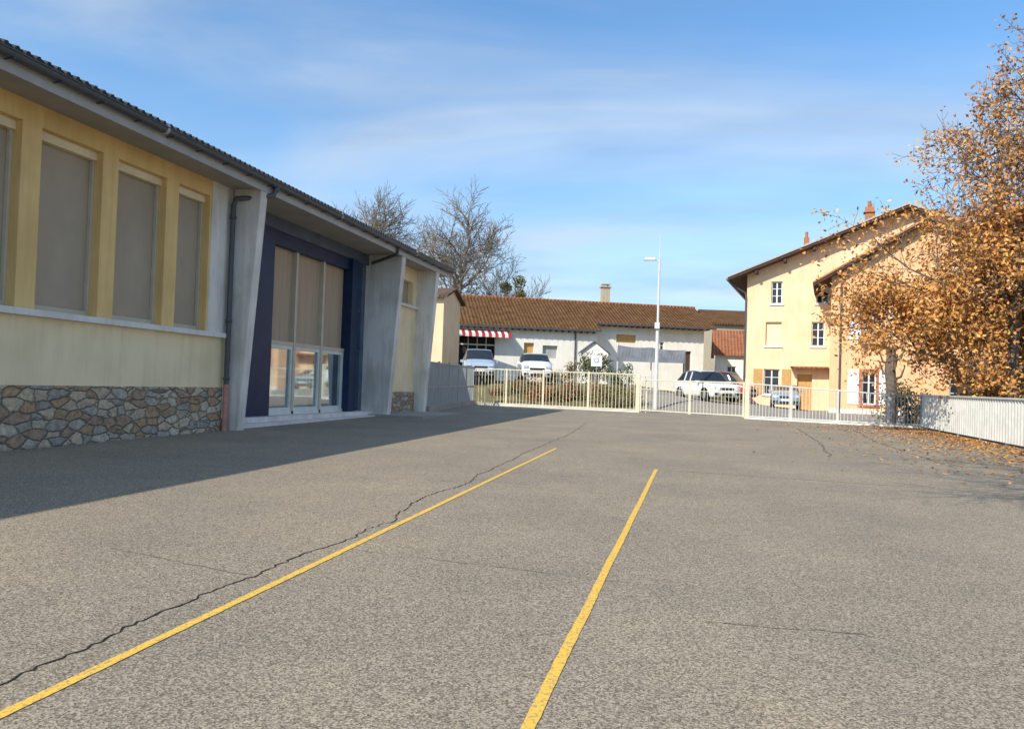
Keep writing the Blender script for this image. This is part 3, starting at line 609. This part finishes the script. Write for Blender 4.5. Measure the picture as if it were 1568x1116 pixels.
def simple_house(name,O,D,L,dep,zb,ze,zr,wk,rk,ops=()):
    e=empty(name,(O[0],O[1],0)); f=frame(O,D); x=lambda v:(v[0]-O[0],v[1]-O[1],v[2]); h=MB()
    h.wall(f,0,L,zb,ze,list(ops),wk,0,.15)
    h.poly([f(0,zb,0),f(0,zb,-dep),f(0,ze,-dep),f(0,zr,-dep/2),f(0,ze,0)],wk); h.poly([f(L,zb,0),f(L,zb,-dep),f(L,ze,-dep),f(L,zr,-dep/2),f(L,ze,0)],wk)
    h.poly([f(0,zb,-dep),f(L,zb,-dep),f(L,ze,-dep),f(0,ze,-dep)],wk); h.build('walls',e,xf=x)
    h=MB(); o=.4
    for a,b in ((o,-dep/2),(-dep-o,-dep/2)):
        z0=ze-(zr-ze)*o/(dep/2); P=[f(-.3,z0,a),f(L+.3,z0,a),f(L+.3,zr,b),f(-.3,zr,b)]
        h.hexa([*P,*[(q[0],q[1],q[2]+.15) for q in P]],rk)
    recalc(h.build('roof',e,xf=x))
simple_house('cream_house',(-25,44.6),(1,.1),9,5,0,6.6,7.3,'creamh','tiledk')
simple_house('cottage',(1.7,70),(1,0),8,7,0,4.4,6.6,'whitewall','tilered',[(1,1.8,1.5,3.2),(3,3.8,1.5,3.2)])
simple_house('stone_house',(1.5,83),(1,.3),9,8,0,8.2,9.9,'chimb','tilebrown')
simple_house('garden_outbuilding',(12.6,41),(1,-.3),7,4,0,2.3,3.0,'wood','tiledk')
# ------------------------------------------------------------ trees
def tree(name,base,seed,tl=6.,cl=3.5,levels=4,spread=.75,r0=.25,t0=.45,k='bark',kids=(6,5,5,4),up=.25,minr=.008,leaves=None,lean=(0,0),wig=.22,lenf=.62,cone=0.):
    rr=random.Random(seed); m_=MB(); tips=[]
    def grow(p,d,L,r,lv):
        n=5 if lv<2 else 3; pts=[p.copy()]; rad=[r]; dd=d.copy(); q=p.copy(); dirs=[]
        for i in range(n):
            dd=(dd+Vector((rr.gauss(0,wig),rr.gauss(0,wig),rr.gauss(0,wig)*.6+up*(.12 if lv else 0)))*(.3 if lv==0 else .8)).normalized()
            q=q+dd*(L/n); pts.append(q.copy()); rad.append(max(minr,r*(1-.55*(i+1)/n))); dirs.append(dd.copy())
        if lv>=levels: rad[-1]=minr*.7
        m_.path(pts,rad,k,8 if lv==0 else (5 if lv<3 else 3))
        if lv>=2 and leaves:
            for i in range(1,len(pts)): tips.append((pts[i],lv))
        if lv>=levels: return
        nk=kids[min(lv,len(kids)-1)]
        for c in range(nk):
            t=(t0+(1-t0)*(c+rr.random()*.7)/nk) if lv==0 else .22+.78*(c+rr.random()*.7)/nk
            t=min(t,.999); i=min(n-1,int(t*n)); fr_=t*n-i
            p_=pts[i].lerp(pts[i+1],fr_); ax=dirs[i]; o=ax.orthogonal().normalized(); o.rotate(Matrix.Rotation(c*2.4+rr.uniform(-.6,.6),3,ax))
            ang=spread*rr.uniform(.6,1.15); nd=(ax*math.cos(ang)+o*math.sin(ang)+Vector((0,0,up*.5))).normalized()
            rc=rad[i]*(.6 if lv else .5)
            nl=(cl*(1-cone*(t-t0)/(1-t0)) if lv==0 else L*lenf)*rr.uniform(.8,1.15)
            grow(p_,nd,nl,max(minr,rc),lv+1)
        if lv>0: grow(pts[-1],dirs[-1],L*.55,max(minr,rad[-1]*.9),lv+1)
        else: grow(pts[-1],dirs[-1],cl*(1-cone*.9),max(minr,rad[-1]*.9),1)
    grow(Vector(base),Vector((lean[0],lean[1],1)).normalized(),tl,r0,0)
    if leaves: leaves(m_,tips,rr)
    return m_.build(name)
tree('bare_tree',(-30.2,69.9,0.),11,14.2,4.3,4,.85,.38,.58,k='barkl',kids=(10,7,6,4),minr=.019,wig=.3,lenf=.56)
tree('bare_tree',(-24.6,71.0,0.),23,13.2,4.4,4,.85,.36,.55,k='barkl',kids=(10,7,6,4),minr=.019,wig=.3,lenf=.56)
def mist(m_,tips,rr):
    for cx,cy,cz,r_ in ((-17.6,72.5,11.2,.75),(-18.9,72.4,10.6,.6),(-17.3,72.2,9.9,.55)):
        for i in range(350):
            v=Vector((rr.gauss(0,1),rr.gauss(0,1),rr.gauss(0,1))).normalized()*r_*rr.random()**.4
            m_.leaf((cx+v.x,cy+v.y,cz+v.z),.11,rr.choice(['leafyl','leafol']),rr)
tree('bare_tree_with_mistletoe',(-17.6,72.9,0.),5,7.5,3.6,4,.7,.2,.5,k='barkl',kids=(7,6,5,3),minr=.017,leaves=mist)
def orange(m_,tips,rr):
    for p_,lv in tips:
        if p_.z<1.2: continue
        dens=13 if p_.z<5.2 else (6.5 if p_.z<7.2 else 1.5)
        if mn.noise(p_*.55+Vector((3,1,7)))<-.14: dens*=.3
        n=int(dens)+(1 if rr.random()<dens%1 else 0)
        for i in range(n):
            sp=.2 if p_.z<7 else .1
            m_.leaf(p_+Vector((rr.gauss(0,sp),rr.gauss(0,sp),rr.gauss(0,sp)-.05)),.070,rr.choice(['leafo','leafy','leafo','leafb','leafy','leafo']),rr)
tree('autumn_tree',(10.2,27.9,0),42,9.6,4.1,4,1.05,.19,.10,k='bark',kids=(18,7,6,3),minr=.0085,leaves=orange,up=.3,cone=.45,lenf=.56)
tree('bare_tree',(2.5,4.3,0.),91,6.3,2.5,4,.95,.14,.8,k='bark',kids=(9,7,6,4),minr=.008,up=.25,lenf=.6)
po=MB(); po.path([(7.7,32.9,-.2),(7.75,32.9,1.2),(7.65,32.9,2.2),(7.7,32.9,3.1)],[.22,.2,.21,.16],'bark',9)
for a in range(9):
    t=a*2.4; z=1.8+.15*a; po.path([(7.7,32.9,z),(7.7+.35*math.cos(t),32.9+.35*math.sin(t),z+.15),(7.7+.5*math.cos(t),32.9+.5*math.sin(t),z+.6)],[.07,.05,.025],'bark',5)
po.build('pollarded_trunk')
def shrub(name,c,rad,n,size,ks,seed,cl=14):
    rr=random.Random(seed); m_=MB(); C=[]
    for i in range(cl): C.append((Vector((rr.uniform(-1,1)*rad[0]*.75,rr.uniform(-1,1)*rad[1]*.75,rr.uniform(.1,.85)*rad[2])),rr.uniform(.3,.55)*min(rad[2],max(rad[0],rad[1])),rr.choice(ks)))
    for i in range(n):
        cc,r_,kk=rr.choice(C); v=Vector((rr.gauss(0,1),rr.gauss(0,1),rr.gauss(0,1))).normalized()*r_*rr.random()**.45
        q=Vector(c)+cc+v
        if q.z<c[2]-.1: q.z=c[2]+rr.random()*.3
        m_.leaf(q,size,kk if rr.random()<.7 else rr.choice(ks),rr)
    for i in range(10):
        cc=C[i%cl][0]; m_.path([c,tuple(Vector(c)+cc*.6),tuple(Vector(c)+cc)],[.03,.02,.01],'bark',4)
    return m_.build(name)
shrub('hedge',(-7.5,38.6,.2),(4.2,.7,1.1),9000,.05,['leafd','leafb','leafb','leafol'],1,30)
shrub('hedge',(-3.6,37.8,.1),(1.1,.7,1.1),1800,.05,['leafd','leafol','leafol'],2,10)
shrub('shrub',(-6.4,49,1.2),(1.3,1,2.0),2500,.07,['leafg','leafg','leafol'],3)
shrub('shrub',(-8.4,47,1.2),(.9,.8,1.3),1500,.06,['leafg','leafo','leafol'],4)
shrub('shrub',(-4.6,48,1.1),(.8,.8,1.5),1500,.06,['leafg','leafol'],5)
shrub('shrub',(1.2,56,.4),(1.2,1,1.8),1500,.07,['leafol','leafd'],6)
shrub('hedge',(14.5,33,0),(5,2,2.3),9000,.09,['leafd','leafb','leafol','leafg'],7,40)
shrub('hedge',(12,22,0),(2.4,6,1.7),9000,.08,['leafd','leafb','leafol'],8,40)
shrub('shrub',(9.3,36,0),(1.3,1.3,1.9),2500,.07,['leafg','leafol','leafd'],9)
lt=MB(); rr=random.Random(77)
for i in range(13000):
    t=rr.random(); 
    if t<.93:
        x=8.1-abs(rr.gauss(0,.8 if rr.random()<.6 else 1.9)); y=rr.uniform(13,31)
        if y>30.5-(x-8.2)*.34 -.1: continue
        if x>8.2+(y-30.5)*.0243-.1: continue
        if mn.noise(Vector((x*.9,y*.9,0)))<-.15 and rr.random()<.7: continue
    else: x=rr.uniform(1,7.6); y=rr.uniform(8,30)
    if t>=.93 and rr.random()<(.85 if x<4 else .4): continue
    lt.leaf((x,y,.018),.042 if y>12 else .022,rr.choice(['leafo','leafy','leafb','leafd','leafo']),rr,True)
for i in range(2500): 
    x=rr.uniform(8.4,12.5); y=rr.uniform(14,32); lt.leaf((x,y,.0),.045,rr.choice(['leafo','leafy','leafb','leafd']),rr,True)
lt.build('fallen_leaves')
# ------------------------------------------------------------ light
d=Vector((.62,1.18,-1)).normalized()
sun=bpy.data.lights.new('sun','SUN'); sun.energy=4.9; sun.angle=math.radians(.5); sun.color=(1,.92,.80)
so=bpy.data.objects.new('sun',sun); scene.collection.objects.link(so); so.rotation_euler=d.to_track_quat('-Z','Y').to_euler(); so.location=(-20,-30,40)
wd=bpy.data.worlds.new('World'); scene.world=wd; wd.use_nodes=True; t=wd.node_tree; N=t.nodes; L=t.links
bg=N['Background']; sky=N.new('ShaderNodeTexSky'); sky.sky_type='NISHITA'; sky.sun_disc=False
sky.sun_elevation=math.radians(36.9); sky.sun_rotation=math.radians(207.7); sky.air_density=1.0; sky.dust_density=.6; sky.ozone_density=1.6
ST=.13; bg.inputs['Strength'].default_value=ST
tc=N.new('ShaderNodeTexCoord'); sp=N.new('ShaderNodeSeparateXYZ'); L.new(tc.outputs['Generated'],sp.inputs[0])
def ma(op,a,b=None,c=None):
    n=N.new('ShaderNodeMath'); n.operation=op
    for i,v in enumerate((a,b,c)):
        if v is None: continue
        if isinstance(v,(int,float)): n.inputs[i].default_value=v
        else: L.new(v,n.inputs[i])
    return n.outputs[0]
tint=N.new('ShaderNodeMixRGB'); tint.blend_type='MULTIPLY'; tint.inputs['Fac'].default_value=1; L.new(sky.outputs[0],tint.inputs['Color1']); tint.inputs['Color2'].default_value=(1.05,1.48,1.72,1)
z=ma('MAXIMUM',sp.outputs['Z'],0.); zz=ma('ADD',z,.16)
px=ma('DIVIDE',sp.outputs['X'],zz); py=ma('DIVIDE',sp.outputs['Y'],zz)
cb=N.new('ShaderNodeCombineXYZ'); L.new(px,cb.inputs[0]); L.new(py,cb.inputs[1])
mp=N.new('ShaderNodeMapping'); mp.inputs['Rotation'].default_value=(0,0,math.radians(-38)); mp.inputs['Scale'].default_value=(.5,1.05,1); mp.inputs['Location'].default_value=(1.3,.25,0); L.new(cb.outputs[0],mp.inputs['Vector'])
n1=N.new('ShaderNodeTexNoise'); n1.inputs['Scale'].default_value=1.25; n1.inputs['Detail'].default_value=8; n1.inputs['Roughness'].default_value=.52; n1.inputs['Distortion'].default_value=.7; L.new(mp.outputs[0],n1.inputs['Vector'])
r1=N.new('ShaderNodeValToRGB'); L.new(n1.outputs['Fac'],r1.inputs['Fac']); r1.color_ramp.interpolation='EASE'; r1.color_ramp.elements[0].position=.36; r1.color_ramp.elements[1].position=.76
hz=N.new('ShaderNodeMapRange'); L.new(sp.outputs['Z'],hz.inputs['Value']); hz.inputs['From Min'].default_value=0.; hz.inputs['From Max'].default_value=.42; hz.inputs['To Min'].default_value=.68; hz.inputs['To Max'].default_value=0.; hz.interpolation_type='SMOOTHSTEP'
fac=ma('MULTIPLY',r1.outputs['Color'],.75); inv=ma('SUBTRACT',1.,fac); inv2=ma('SUBTRACT',1.,hz.outputs[0]); tot=ma('SUBTRACT',1.,ma('MULTIPLY',inv,inv2))
n2=N.new('ShaderNodeTexNoise'); n2.inputs['Scale'].default_value=2.4; n2.inputs['Detail'].default_value=6; L.new(mp.outputs[0],n2.inputs['Vector'])
r2=N.new('ShaderNodeValToRGB'); L.new(n2.outputs['Fac'],r2.inputs['Fac']); r2.color_ramp.elements[0].position=.36; r2.color_ramp.elements[1].position=.60
k_=1/ST; r2.color_ramp.elements[0].color=(.46,.56,.70,1); r2.color_ramp.elements[1].color=(.68,.77,.88,1)
sc=N.new('ShaderNodeVectorMath'); sc.operation='SCALE'; sc.inputs['Scale'].default_value=k_; L.new(r2.outputs['Color'],sc.inputs[0])
mx=N.new('ShaderNodeMixRGB'); L.new(tot,mx.inputs['Fac']); L.new(tint.outputs[0],mx.inputs['Color1']); L.new(sc.outputs[0],mx.inputs['Color2']); L.new(mx.outputs[0],bg.inputs['Color'])
# ------------------------------------------------------------ camera
cam=bpy.data.cameras.new('camera'); co=bpy.data.objects.new('camera',cam); scene.collection.objects.link(co)
cam.lens=26; cam.sensor_width=36; cam.clip_end=4000; cam.clip_start=.05
co.matrix_world=Matrix.Translation((0,0,1.3))@Matrix.Rotation(math.radians(14),4,'Z')@Matrix.Rotation(math.radians(91.2),4,'X')@Matrix.Rotation(math.radians(1.9),4,'Z')
scene.camera=co
scene.view_settings.view_transform='Standard'; scene.view_settings.look='None'; scene.view_settings.exposure=0
